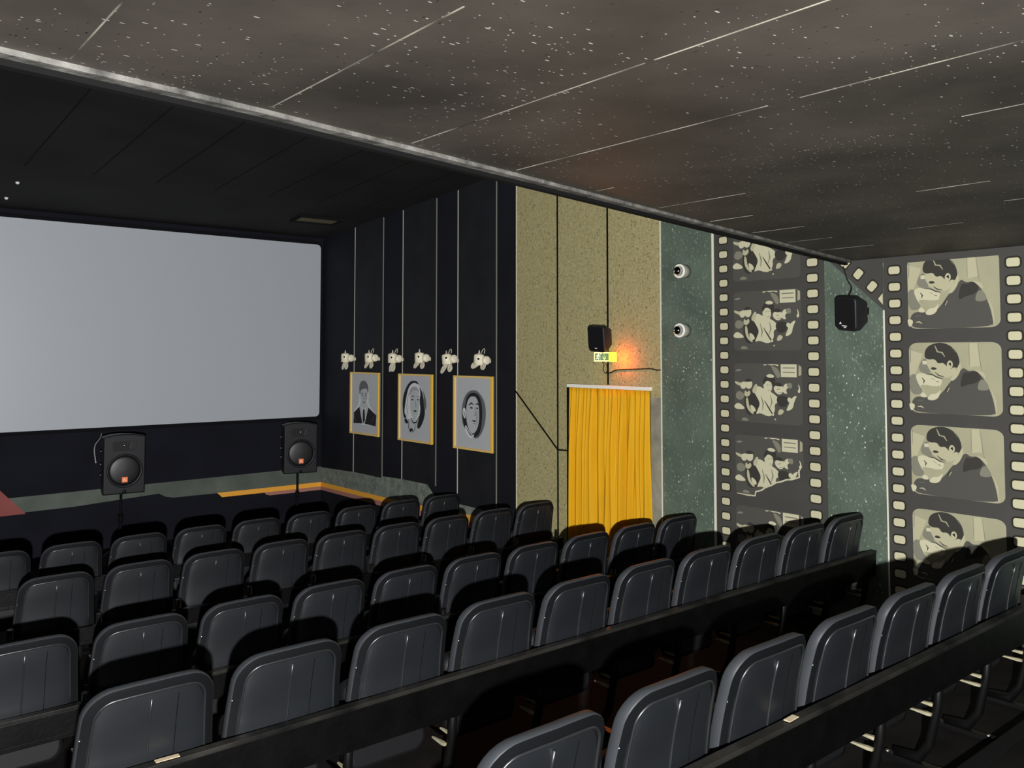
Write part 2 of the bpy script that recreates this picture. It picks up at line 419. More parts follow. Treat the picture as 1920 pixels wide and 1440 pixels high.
# ------------------------------------------------------------------ flat pictures on the side wall
def picture(name, parent, layers, mats, y0, z0, w, h, e0, clip=None):
    """layers: (material index, polygon 0..1 with u to the viewer's right); each a hair above the last"""
    b = MB(mats)
    for k, (mi, poly) in enumerate(layers):
        e = e0 + .0005 * k
        b.face([(-e, y0 - u * w, z0 + v * h) for u, v in poly][::-1], mi)
    return b.build(name, parent, world=True)
def blob(cx, cy, rx, ry, rot=0., n=18):
    c, s = math.cos(rot), math.sin(rot)
    return [(cx + rx*math.cos(2*PI*k/n)*c - ry*math.sin(2*PI*k/n)*s, cy + rx*math.cos(2*PI*k/n)*s + ry*math.sin(2*PI*k/n)*c) for k in range(n)]
def stroke(pts, w):
    L = []; R = []
    for i, p in enumerate(pts):
        a = pts[max(i-1, 0)]; c = pts[min(i+1, len(pts)-1)]
        dx, dy = c[0]-a[0], c[1]-a[1]; l = math.hypot(dx, dy) or 1
        ww = w * (1 if 0 < i < len(pts)-1 else .4)
        L.append((p[0]-dy/l*ww, p[1]+dx/l*ww)); R.append((p[0]+dy/l*ww, p[1]-dx/l*ww))
    return L + R[::-1]
FM = [M['film_dark'], M['film_darker'], M['film_mid'], M['film_light'], M['film_pale'], M['film_bg'], M['film']]
C2 = chaikin
CROWD = [
 (0, rrect(0, 0, 1, 1, .07)),
 (4, [(.70, .78), (.925, .78), (.925, .99), (.70, .99)]), (5, [(.95, .80), (.99, .82), (.99, .95), (.955, .98)]),
 (2, [(.73, .92), (.90, .92), (.90, .94), (.73, .94)]), (2, [(.73, .85), (.90, .85), (.90, .865), (.73, .865)]),
 (4, C2([(.42, .985), (.48, .96), (.50, .99), (.56, .965), (.62, .98), (.66, .95), (.68, .99)])),
 (2, C2([(.55, .97), (.66, .93), (.70, .80), (.66, .74), (.60, .86)])),
 # people to the left
 (3, C2([(.0, .70), (.10, .66), (.16, .70), (.20, .63), (.12, .60), (.02, .64)])),
 (4, blob(.14, .62, .045, .06)), (4, blob(.225, .65, .055, .085)), (1, C2([(.16, .70), (.22, .755), (.30, .70), (.26, .69), (.19, .68)])),
 (2, C2([(.03, .50), (.10, .53), (.18, .45), (.10, .36), (.02, .40)])),
 (4, C2([(.0, .28), (.06, .33), (.14, .27), (.17, .22), (.06, .21), (.0, .23)])),
 (1, C2([(.17, .52), (.28, .56), (.36, .44), (.42, .30), (.36, .16), (.22, .10), (.15, .25)])),
 (3, C2([(.155, .46), (.17, .55), (.20, .50), (.24, .55), (.26, .48), (.20, .42)])),
 (3, C2([(.18, .42), (.215, .42), (.235, .24), (.31, .16), (.28, .13), (.19, .24)])),
 (4, C2([(.24, .31), (.31, .27), (.34, .19), (.27, .17)])),
 # central seated figure in a light shirt
 (4, C2([(.29, .55), (.37, .63), (.45, .58), (.56, .53), (.66, .45), (.67, .36), (.61, .33), (.62, .22), (.57, .13), (.50, .12), (.40, .17), (.33, .14), (.36, .22), (.40, .32), (.36, .42)])),
 (3, C2([(.27, .52), (.33, .66), (.37, .64), (.33, .48)])),
 (4, C2([(.45, .66), (.46, .56), (.50, .49), (.555, .51), (.585, .60), (.57, .70), (.50, .72)])),
 (1, C2([(.44, .68), (.47, .78), (.57, .81), (.64, .74), (.61, .62), (.585, .62), (.57, .69), (.50, .72), (.46, .64)])),
 (4, C2([(.49, .80), (.55, .83), (.62, .80), (.60, .76), (.52, .765)])),
 (1, stroke([(.50, .64), (.53, .645)], .008)), (1, stroke([(.545, .64), (.57, .645)], .008)), (1, stroke([(.52, .555), (.56, .56)], .007)),
 (1, stroke([(.47, .38), (.52, .28), (.58, .17), (.62, .11)], .010)), (2, stroke([(.42, .45), (.45, .33), (.44, .22)], .010)), (2, stroke([(.56, .47), (.58, .36), (.55, .26)], .010)),
 # people to the right
 (4, C2([(.60, .60), (.66, .66), (.73, .64), (.76, .56), (.70, .48), (.63, .52)])), (1, C2([(.60, .64), (.66, .70), (.74, .66), (.72, .62), (.65, .63)])),
 (4, C2([(.74, .63), (.80, .69), (.83, .62), (.78, .57), (.81, .50), (.74, .52)])), (2, C2([(.78, .66), (.86, .70), (.88, .62), (.84, .58)])),
 (1, stroke([(.66, .57), (.70, .585)], .009)), (1, stroke([(.68, .52), (.73, .53)], .007)),
 (1, C2([(.64, .44), (.74, .48), (.83, .44), (.80, .30), (.68, .28)])),
 (4, C2([(.82, .46), (.87, .43), (.85, .35), (.80, .40)])), (4, C2([(.86, .44), (.95, .50), (.90, .38), (.88, .26), (.78, .22), (.82, .32)])),
 (4, C2([(.955, .68), (.985, .63), (.99, .54), (.965, .52), (.95, .57), (.975, .59)])),
 (3, C2([(.69, .26), (.76, .24), (.74, .17), (.66, .15)])), (4, blob(.60, .155, .016, .02)), (3, blob(.63, .08, .012, .014)),
 (2, C2([(.12, .05), (.18, .09), (.26, .03), (.14, .02)])), (2, C2([(.03, .88), (.10, .91), (.15, .88), (.06, .86)])),
]
KISS = [
 (5, rrect(0, 0, 1, 1, .10)),
 (3, [(.16, .84), (.05, .50), (.0, .50), (.0, .90)]), (2, stroke([(.665, .99), (.67, .68)], .005)), (2, stroke([(.76, .99), (.785, .70), (.80, .60)], .004)), (3, [(.675, .99), (.755, .99), (.78, .68), (.675, .66)]),
 (2, stroke([(.02, .93), (.015, .72)], .010)),
 (2, C2([(.13, .72), (.19, .80), (.25, .62), (.22, .54), (.10, .60)])), (4, [(.155, .69), (.21, .69), (.21, .74), (.155, .74)]),
 # coat
 (0, C2([(.02, .16), (.08, .24), (.20, .22), (.32, .24), (.40, .34), (.45, .44), (.55, .56), (.60, .66), (.66, .60), (.72, .62), (.80, .54), (.86, .40), (.90, .26), (.925, .10), (.93, .0), (.10, .0), (.03, .05)])),
 (1, C2([(.60, .60), (.66, .58), (.74, .62), (.80, .52), (.74, .44), (.64, .42), (.56, .36)])),
 (3, stroke([(.74, .615), (.80, .575), (.83, .52)], .018)), (2, C2([(.78, .50), (.84, .48), (.88, .36), (.80, .34), (.74, .36)])),
 (3, stroke([(.89, .36), (.925, .22), (.94, .02)], .008)),
 # man: face, hair, collar
 (3, C2([(.19, .74), (.23, .62), (.29, .55), (.34, .52), (.43, .50), (.52, .56), (.53, .68), (.44, .78), (.26, .80)])),
 (1, C2([(.175, .80), (.20, .93), (.30, .995), (.42, .995), (.53, .90), (.575, .74), (.55, .64), (.50, .66), (.47, .62), (.43, .66), (.39, .72), (.33, .70), (.30, .77), (.22, .755)])),
 (5, stroke([(.30, .96), (.33, .87), (.38, .86), (.41, .80)], .009)), (2, stroke([(.49, .93), (.53, .86)], .006)),
 (3, C2([(.425, .70), (.46, .76), (.50, .72), (.49, .64), (.44, .62)])), (1, stroke([(.45, .70), (.47, .72), (.475, .67)], .006)),
 (1, C2([(.245, .635), (.28, .66), (.33, .63), (.28, .61)])), (1, stroke([(.30, .58), (.345, .535), (.40, .52)], .008)),
 (3, C2([(.585, .66), (.57, .58), (.53, .50), (.485, .46), (.46, .50), (.51, .56), (.55, .66), (.58, .74)])), (1, stroke([(.44, .39), (.41, .31)], .012)), (4, stroke([(.455, .37), (.43, .31)], .007)),
 (2, C2([(.20, .62), (.26, .56), (.34, .515), (.40, .50), (.36, .47), (.26, .50), (.20, .56)])),
 # woman: face turned up, hair
 (2, C2([(.0, .50), (.05, .56), (.10, .53), (.10, .44), (.16, .36), (.14, .26), (.02, .26)])),
 (4, C2([(.07, .54), (.14, .575), (.20, .55), (.27, .54), (.33, .50), (.38, .49), (.37, .42), (.33, .34), (.25, .30), (.17, .32), (.12, .38)])),
 (5, C2([(.12, .40), (.20, .40), (.30, .38), (.36, .40), (.33, .34), (.25, .30), (.17, .32)])), (1, stroke([(.20, .552), (.27, .545), (.33, .505), (.375, .49)], .006)), (1, stroke([(.31, .455), (.345, .445)], .008)),
 (1, stroke([(.155, .50), (.18, .46), (.17, .42)], .008)), (2, stroke([(.26, .50), (.30, .47)], .008)),
 (4, C2([(.12, .23), (.15, .30), (.19, .28), (.21, .22)])), (4, C2([(.20, .20), (.25, .28), (.32, .28), (.37, .36), (.34, .22), (.27, .18)])),
 (4, C2([(.0, .14), (.06, .13), (.07, .08), (.03, .02), (.01, .06)])), (3, stroke([(.10, .09), (.14, .095), (.17, .07)], .010)), (2, stroke([(.10, .175), (.17, .18)], .006)),
]
def clip_top(layers, vmax):
    out = []
    for mi, poly in layers:
        q = []
        for i in range(len(poly)):
            a = poly[i]; c = poly[(i+1) % len(poly)]
            if a[1] <= vmax: q.append(a)
            if (a[1] <= vmax) != (c[1] <= vmax):
                s = (vmax - a[1]) / (c[1] - a[1]); q.append((a[0] + (c[0]-a[0])*s, vmax))
        if len(q) >= 3: out.append((mi, q))
    return out

def strip(label, yl, yr, zt, holesL, holesR, frames):
    t = thing('film_strip_mural', label, 'mural', (W - .001, yl, 0), 'film strip murals on the side wall')
    b = MB([M['film'], M['hole'], M['hole_rim']])
    b.box((-.006, -(yl - yr), .25), (0, 0, zt), 0)
    for (yc, hw, hh, z0, dz, cnt) in (holesL, holesR):
        for k in range(cnt):
            z = z0 - dz * k
            if z + hh > zt or z < .35: continue
            for mi, g, e in ((2, .012, .0066), (1, 0, .0072)):
                b.face([(-e, yc - yl + u, z + v) for u, v in rrect(-hw - g, -hh - g, hw + g, hh + g, .016 + g, 3)], mi)
    b.build('film_band', t)
    for (kind, y0, z0, w, h, vmax, lab, extra) in frames:
        L = CROWD if kind == 'crowd' else KISS
        if vmax < 1: L = clip_top(L, vmax)
        L = L + extra
        o = picture('picture_frame', t, L, FM, y0 - yl, z0, w, h, .0066)
        if lab: o['label'] = lab
    return t
TORN = [(6, [(.02, -.02), (.33, -.02), (.345, .06), (.45, .13), (.60, .25), (.70, .31), (.80, .34), (.97, .40), (.955, .50), (1.02, .60), (1.02, -.02)]),
        (4, stroke([(.04, .005), (.20, -.005), (.32, .0), (.33, .07), (.42, .11), (.47, .16), (.56, .21), (.63, .265), (.70, .29), (.78, .335), (.86, .35), (.96, .40), (.955, .50), (1.0, .58)], .012))]
strip('film strip mural showing a group around a man in a light shirt, one picture torn', 4.478, 3.462, 4.2,
      (4.383, .040, .0275, 3.408 + .1217*6, .1217, 32), (3.558, .044, .029, 3.153 + .1206*8, .1206, 33),
      [('crowd', 4.283, 3.046, .625, .49, 1, '', []), ('crowd', 4.283, 2.474, .625, .485, 1, '', []), ('crowd', 4.283, 1.890, .625, .48, 1, '', []),
       ('crowd', 4.283, 1.303, .625, .48, 1, 'torn picture with a ragged white edge', TORN), ('crowd', 4.283, .72, .625, .485, 1, '', [])])
strip('film strip mural showing a couple leaning into a kiss, at the right of the wall', 2.994, 2.02, BZ + .1,
      (2.917, .040, .027, 3.043, .1187, 24), (2.139, .040, .028, 3.038, .1187, 24),
      [('kiss', 2.822, 2.622, .60, .50, .935, '', []), ('kiss', 2.822, 2.040, .60, .485, 1, '', []), ('kiss', 2.822, 1.480, .60, .475, 1, '', []), ('kiss', 2.822, .905, .60, .475, 1, '', [])])
# short diagonal piece of film strip under the balcony
t = thing('film_strip_mural', 'short diagonal piece of film strip under the balcony above the wall speaker', 'mural', (W - .001, 3.0, 0), 'film strip murals on the side wall')
b = MB([M['film'], M['hole'], M['hole_rim']])
b.prism([(-.418, 3.15), (-.006, 2.768), (-.0, 2.768), (0, 3.2), (-.418, 3.2)], lambda u, v, h: (h, -u, v), -.005, 0, 0)
for yc, zc, full in ((3.284, 3.125, 1), (3.186, 3.036, 1), (3.082, 2.938, 1)):
    c, s = math.cos(math.radians(43)), math.sin(math.radians(43))
    for mi, g, e in ((2, .010, .0056), (1, 0, .0062)):
        b.face([(-e, yc - 3.0 + u*c - v*s, zc + u*s + v*c) for u, v in rrect(-.028 - g, -.036 - g, .028 + g, .036 + g, .015, 3)], mi)
for mi, g, e in ((2, .008, .0056), (1, 0, .0062)):
    b.face([(-e, .004, 2.80 - g), (-e, .04 + g, 2.845), (-e, .004, 2.885 + g)], mi)
b.build('film_band', t)

# ------------------------------------------------------------------ portraits on the navy boards
PM = [M['grey_card'], M['ink'], M['ink_mid'], M['ink_soft'], M['ink_light']]
MAN_SUIT = [
 (0, [(0, 0), (1, 0), (1, 1), (0, 1)]),
 (4, C2([(.06, .14), (.08, .36), (.26, .46), (.30, .60), (.27, .72), (.32, .85), (.46, .89), (.62, .85), (.66, .72), (.62, .56), (.66, .46), (.90, .34), (.94, .14)])),
 (1, [(.08, .15), (.09, .33), (.30, .44), (.42, .16)]), (1, [(.90, .14), (.92, .32), (.63, .44), (.50, .16)]),
 (0, [(.30, .45), (.46, .17), (.63, .45), (.58, .52), (.36, .52)]), (4, [(.36, .46), (.46, .30), (.58, .46), (.47, .38)]),
 (1, [(.44, .40), (.50, .40), (.515, .22), (.46, .16), (.43, .22)]),
 (0, C2([(.33, .70), (.345, .56), (.41, .47), (.50, .46), (.58, .54), (.61, .70), (.56, .78), (.38, .78)])),
 (2, C2([(.30, .66), (.29, .80), (.38, .885), (.53, .885), (.64, .80), (.63, .66), (.60, .70), (.58, .76), (.42, .74), (.35, .72), (.33, .64)])),
 (1, stroke([(.37, .665), (.44, .675)], .010)), (1, stroke([(.51, .675), (.58, .665)], .010)), (1, blob(.41, .64, .022, .010)), (1, blob(.545, .64, .022, .010)),
 (2, stroke([(.475, .64), (.465, .58), (.49, .575)], .009)), (1, stroke([(.43, .525), (.475, .518), (.53, .527)], .008)), (3, C2([(.55, .66), (.60, .64), (.57, .54), (.53, .52)])),
 (2, stroke([(.11, .30), (.20, .18)], .008)), (2, stroke([(.86, .30), (.76, .18)], .008)),
]
WOMAN = [
 (0, [(0, 0), (1, 0), (1, 1), (0, 1)]),
 (1, C2([(.10, .40), (.08, .62), (.18, .80), (.34, .92), (.54, .92), (.60, .86), (.46, .88), (.30, .80), (.20, .62), (.18, .44), (.22, .34), (.14, .32)])),
 (4, C2([(.14, .42), (.20, .64), (.28, .82), (.44, .90), (.60, .86), (.70, .74), (.64, .60), (.66, .44), (.56, .30), (.40, .36), (.30, .30), (.20, .36)])),
 (1, C2([(.60, .84), (.72, .74), (.76, .56), (.80, .44), (.74, .30), (.62, .18), (.54, .20), (.60, .34), (.66, .48), (.62, .62), (.66, .74)])),
 (2, C2([(.70, .80), (.80, .70), (.84, .54), (.78, .46), (.74, .60), (.76, .70)])),
 (0, C2([(.32, .66), (.34, .44), (.44, .32), (.54, .34), (.62, .48), (.62, .70), (.50, .78), (.38, .76)])),
 (3, C2([(.30, .66), (.40, .77), (.56, .77), (.64, .68), (.58, .82), (.42, .84), (.30, .76)])),
 (1, stroke([(.36, .665), (.42, .685), (.47, .672)], .008)), (1, stroke([(.545, .67), (.60, .685)], .009)),
 (1, C2([(.36, .625), (.41, .642), (.455, .622), (.41, .612)])), (1, C2([(.55, .63), (.585, .645), (.62, .628), (.585, .618)])),
 (2, stroke([(.51, .62), (.525, .53), (.50, .52)], .008)), (2, C2([(.44, .455), (.50, .475), (.56, .455), (.50, .425)])), (1, stroke([(.43, .456), (.50, .452), (.57, .457)], .005)),
 (1, C2([(.18, .34), (.26, .30), (.30, .26), (.22, .24), (.16, .28)])), (1, stroke([(.36, .34), (.44, .27), (.54, .28), (.62, .38)], .012)),
 (1, stroke([(.30, .32), (.30, .20), (.34, .12)], .012)), (2, stroke([(.52, .26), (.50, .18), (.44, .12)], .010)), (1, C2([(.32, .16), (.38, .10), (.40, .16), (.46, .10), (.42, .20)])),
 (2, stroke([(.22, .56), (.26, .44), (.24, .36)], .008)), (2, stroke([(.30, .72), (.26, .60), (.29, .48)], .007)),
]
MAN_HEAD = [
 (0, [(0, 0), (1, 0), (1, 1), (0, 1)]),
 (2, C2([(.18, .36), (.18, .60), (.30, .78), (.50, .835), (.66, .80), (.82, .66), (.84, .44), (.76, .26), (.62, .14), (.48, .16), (.30, .24)])),
 (1, C2([(.24, .30), (.20, .46), (.28, .60), (.32, .74), (.50, .80), (.66, .76), (.74, .62), (.74, .40), (.68, .22), (.56, .16), (.40, .18)])),
 (0, C2([(.30, .56), (.36, .70), (.50, .755), (.62, .70), (.66, .56), (.66, .38), (.58, .24), (.46, .20), (.36, .28), (.31, .40)])),
 (4, C2([(.20, .50), (.23, .57), (.29, .56), (.30, .44), (.26, .40)])), (1, stroke([(.235, .53), (.26, .48), (.27, .44)], .009)),
 (1, C2([(.34, .72), (.44, .79), (.58, .78), (.66, .70), (.58, .735), (.46, .735)])),
 (1, stroke([(.38, .605), (.45, .64), (.51, .622)], .013)), (1, stroke([(.57, .622), (.62, .64), (.66, .61)], .012)),
 (1, C2([(.41, .575), (.46, .592), (.50, .570), (.455, .556)])), (1, C2([(.575, .572), (.61, .59), (.645, .570), (.61, .558)])),
 (2, stroke([(.545, .58), (.575, .48), (.535, .465)], .010)), (1, stroke([(.47, .395), (.54, .388), (.60, .40)], .011)), (2, stroke([(.50, .355), (.565, .352)], .007)),
 (3, C2([(.60, .56), (.65, .52), (.63, .38), (.57, .30), (.585, .42)])),
 (4, C2([(.30, .34), (.40, .24), (.52, .18), (.56, .24), (.50, .13), (.36, .17), (.28, .26)])), (1, stroke([(.30, .30), (.42, .20), (.50, .17)], .010)), (1, stroke([(.58, .25), (.56, .15)], .012)),
]
PZ0, PZ1 = 1.345, 2.193
for (ya, yb), L, who in zip(EDGES, (MAN_SUIT, WOMAN, MAN_HEAD), ('left portrait panel, dark-haired man in a suit and tie, in a yellow frame', 'middle portrait panel, woman with light wavy hair, in a yellow frame', 'right portrait panel, head of a dark-haired man, in a yellow frame')):
    t = thing('portrait_panel', who, 'picture', (W - .037, ya + .004, PZ0), 'yellow framed portraits on the dark boards')
    w, h = ya - yb + .008, PZ1 - PZ0
    b = MB([M['grey_card']]); b.box((-.012, -w, 0), (-.001, 0, h)); b.build('backing', t)
    picture('portrait', t, L, PM, -.02, .02, w - .04, h - .04, .0125)
    b = MB([M['frame_y'], M['frame_y2']])
    b.box((-.032, -.028, 0), (-.004, 0, h), 1); b.box((-.036, -w, 0), (-.004, -w + .028, h), 0)
    b.box((-.030, -w + .028, 0), (-.004, -.028, .022), 1); b.box((-.030, -w + .028, h - .022), (-.004, -.028, h), 1)
    b.build('frame', t)

# ------------------------------------------------------------------ ivory spotlights above the portraits
def petal(b, base, d, nrm, ln, wd, mi=0):
    d = Vector(d).normalized(); nrm = Vector(nrm).normalized(); sd = d.cross(nrm).normalized(); nrm = sd.cross(d)
    lp = []
    for k in range(20):
        a = 2*PI*k/20
        u = .5 - .5*math.cos(a); v = math.sin(a) * (.55 + .45*u)
        lp.append((u*ln, v*wd))
    base = Vector(base)
    b.loops([[base + d*u + sd*v + nrm*(.012*math.sin(u/ln*PI) - (v/wd)**2*.012 + o) for u, v in lp] for o in (0, .006)], mi, True)
SPOTS = [(10.637, 2.374, 0, 'first ivory wall spotlight from the screen, above the left portrait'), (9.989, 2.377, 1, 'second ivory wall spotlight from the screen, above the left portrait'),
         (9.405, 2.373, 2, 'ivory wall spotlight above the left corner of the middle portrait'), (8.783, 2.383, 3, 'ivory wall spotlight above the right corner of the middle portrait'),
         (8.202, 2.367, 4, 'ivory wall spotlight with one broad tilted flap, above the right portrait'), (7.589, 2.365, 5, 'ivory wall spotlight nearest the olive plaster, above the right portrait')]
TILT = [(0, .55, -.5), (-3, .9, -.55), (2, .35, -.45), (0, 1.0, -.6), (-8, .75, -.35), (4, 1.35, -.5)]
for (y, z, i, lab) in SPOTS:
    tl, a1, a2 = TILT[i]
    t = thing('wall_spotlight', lab, 'spotlight', (W - .006, y - .02, z), 'ivory spotlights above the portraits')
    R = Matrix.Rotation(math.radians(tl), 4, 'X')
    b = MB([M['ivory']]); b.box((-.05, -.018, -.02), (.03, .018, .02)); b.build('wall_arm', t)
    b = MB([M['ivory']])
    Mx = R @ Matrix.Translation((-.14, .020, -.045))
    b.lathe([(.050, 0), (.058, .004), (.058, .108), (.052, .119), (.022, .127), (.010, .132), (.005, .165), (0, .167)], Mx, 0, 20); b.build('lamp_body', t)
    b = MB([M['ivory'], M['joint']])
    Mx = R @ Matrix.Translation((-.095, -.028, .012)) @ Matrix.Rotation(PI/2, 4, 'X')
    b.lathe([(.02, -.02), (.044, -.012), (.050, .0), (.050, .040), (.042, .052), (.02, .057)], Mx, 0, 22)
    b.lathe([(.012, 0), (.012, .012), (0, .012)], R @ Matrix.Translation((-.178, -.028, .028)) @ Matrix.Rotation(-PI/2, 4, 'Y'), 1, 10)
    b.build('lamp_drum', t)
    for sgn, aa in ((1, a1), (-1, a1 * .9)):
        b = MB([M['ivory']])
        d = (-.25 + .1*sgn, sgn*math.sin(aa), -math.cos(aa)*.9)
        petal(b, R @ Vector((-.13, -.002 + sgn*.016, -.034)), d, (-1, 0, .35), .135 if not (i == 4 and sgn > 0) else .16, .050)
        b.build('flap', t)
    if i in (1, 2, 4, 5):
        b = MB([M['ivory']])
        b.tube([R @ Vector((-.10 + .02*math.sin(q), .035 - .045*(1-math.cos(q))*.6, .085 + .055*math.sin(q))) for q in [k*PI/8 for k in range(9)]], .0035, 0, 6); b.build('lead', t)

# ------------------------------------------------------------------ mirror-bulb lamps on the green plaster
for y, z, lab in ((4.79, 3.172, 'round wall lamp with mirrored bulb, the upper of two on the green plaster'), (4.795, 2.652, 'round wall lamp with mirrored bulb, the lower of two on the green plaster')):
    t = thing('wall_lamp', lab, 'lamp', (W, y, z), 'mirror bulb lamps on the green plaster')
    Rr = Matrix.Rotation(-PI/2, 4, 'Y')
    b = MB([M['lamp_grey']]); b.lathe([(.06, 0), (.06, .075), (.055, .08)], Rr, 0, 28, cap1=True); b.build('housing', t)
    b = MB([M['lamp_white']]); b.lathe([(.046, .078), (.062, .078), (.064, .09), (.058, .098), (.046, .092)], Rr, 0, 28, cap0=False, cap1=False); b.build('rim', t)
    b = MB([M['chrome'], M['lamp_white']]); b.lathe([(.020, .081), (.038, .095), (.041, .110), (.036, .126), (.022, .138), (.010, .142), (0, .143)], Rr, 0, 24)
    b.build('bulb', t)

# ------------------------------------------------------------------ curtain, rail
t = thing('curtain_rail', 'white rail over the doorway carrying the yellow curtain', 'curtain rail', (W, 5.695, 2.125))
b = MB([M['white_rail']]); b.box((-.075, -.550, -.012), (-.045, .545, .022)); b.build('rail', t, bevel=.003)
for yy in (-.5, 0, .5):
    b = MB([M['white_rail']]); b.box((-.05, yy - .012, -.004), (0, yy + .012, .014)); b.build('bracket', t)
NU, NV = 240, 26
rng = random.Random(3)
waves = [(rng.uniform(20, 75), rng.uniform(0, 6.28), rng.uniform(.3, 1.), rng.uniform(-.9, .9)) for _ in range(9)]
vs = []
b = MB([M['curtain']])
rows = []
for j in range(NV + 1):
    v = j / NV
    z = 2.112 - v * 2.0
    row = []
    for i in range(NU + 1):
        u = i / NU
        s = 0
        for fq, ph, am, dr in waves: s += am * math.sin(fq * (u + .018*dr*math.sin(2.2*v + ph)) * 2 + ph + dr * v * .8)
        s /= 4.2
        s = math.tanh(s * 1.9)
        amp = .018 + .042 * min(1, v * 3.5) * (1 - .55*max(0, min(1, (u-.55)/.3)) * max(0, 1 - v*2.5))
        y = 6.205 - u * 1.050 + .004 * math.sin(u*23 + v*3) + (.006*math.sin(v*6+1) if u > .96 else 0)
        row.append((W - .066 + s * amp - .004 - .01*v, y, z))
    rows.append(row)
b.loops(rows, 0, True, closed=False, cap0=False, cap1=False)
cu = b.build('curtain'); tag(cu, 'golden yellow curtain hanging in folds over the doorway', 'curtain')
so = cu.modifiers.new('solidify', 'SOLIDIFY'); so.thickness = .003

# ------------------------------------------------------------------ exit sign, its glow and wires
t = thing('exit_sign', 'small lit yellow and green exit sign with running figure above the curtain', 'exit sign', (W - .10, 5.675, 2.419))
t.rotation_euler = (0, 0, math.radians(-2))
b = MB([M['sign_yellow'], M['sign_cream']]); b.box((-.03, -.118, -.045), (.03, .126, .045), 0)
b.box((-.0315, -.074, -.045), (-.029, .126, -.034), 1); b.box((-.0315, -.074, .034), (-.029, .126, .045), 1); b.box((-.0315, .114, -.034), (-.029, .126, .034), 1)
b.build('case', t)
b = MB([M['sign_green'], M['sign_white'], M['sign_arrow']])
b.box((-.0325, -.074, -.033), (-.0295, .112, .033), 0)
def sp(poly, mi, e=.0332): b.face([(-e, -u, v) for u, v in poly], mi)
# running figure (u to the viewer's right, metres from the sign centre)
sp(blob(-.062, .021, .008, .008), 1); sp(stroke([(-.066, .013), (-.074, -.006)], .009), 1)
sp(stroke([(-.074, -.006), (-.060, -.014), (-.060, -.027)], .005), 1); sp(stroke([(-.074, -.006), (-.084, -.018), (-.096, -.019)], .005), 1)
sp(stroke([(-.067, .012), (-.054, .004), (-.044, .010)], .004), 1); sp(stroke([(-.067, .012), (-.084, .012), (-.088, .002)], .004), 1)
for q in (((-.040, .028), (-.040, -.028)), ((-.040, .027), (-.022, .027))): sp(stroke(list(q), .003), 1)
sp(stroke([(.018, .030), (.018, -.024)], .0045), 2); sp(stroke([(-.004, .004), (.004, -.014), (.018, -.026), (.032, -.014), (.040, .004)], .0042), 2)
b.build('face_plate', t)
b = MB([M['iron']]); b.box((.03, -.02, -.012), (.10, .02, .012)); b.build('bracket', t)
b = MB([M['led']])
b.lathe([(.010, 0), (.010, .010), (0, .016)], Matrix.Translation((.005, -.118, .0)) @ Matrix.Rotation(PI/2, 4, 'X'), 0, 12); b.build('indicator_lamp', t)
gl = bpy.data.lights.new('exit_sign_glow', 'POINT'); gl.energy = 3.0; gl.color = (1., .125, .012); gl.shadow_soft_size = .02
go = bpy.data.objects.new('exit_sign_glow', gl); COL.objects.link(go); go.location = (W - .10, 5.515, 2.395)
gl2 = bpy.data.lights.new('exit_sign_downlight', 'SPOT'); gl2.energy = 17.0; gl2.color = (1., .13, .015); gl2.shadow_soft_size = .03
gl2.spot_size = math.radians(95); gl2.spot_blend = .8
go2 = bpy.data.objects.new('exit_sign_downlight', gl2); COL.objects.link(go2); go2.location = (W - .16, 5.62, 2.352)
go2.rotation_euler = (Vector((3.4, 4.3, 1.0)) - Vector(go2.location)).to_track_quat('-Z', 'Y').to_euler()

def cable(name, label, pts, r=.005, m='cable'):
    b = MB([M[m]])
    # smooth the polyline
    P = [Vector(p) for p in pts]
    for _ in range(2):
        Q = [P[0]]
        for a, c in zip(P, P[1:]): Q += [a.lerp(c, .25), a.lerp(c, .75)]
        P = Q + [P[-1]]
    b.tube(P, r, 0, 6); o = b.build(name); tag(o, label, 'cable'); return o
x = W - .012
cable('wire', 'black wire looping down from the exit sign', [(W - .07, 5.753, 2.375), (x, 5.775, 2.34), (x, 5.795, 2.30), (x, 5.775, 2.262), (x, 5.745, 2.262), (x, 5.735, 2.30), (x, 5.745, 2.35), (W - .07, 5.748, 2.376)], .004)
cable('wire', 'black wire running sideways from the exit sign to the green plaster', [(x, 5.745, 2.262), (x, 5.70, 2.262), (x, 5.63, 2.292), (x, 5.55, 2.298), (x, 5.33, 2.306), (x, 5.18, 2.314), (x, 5.12, 2.298), (x, 5.075, 2.302)], .006)

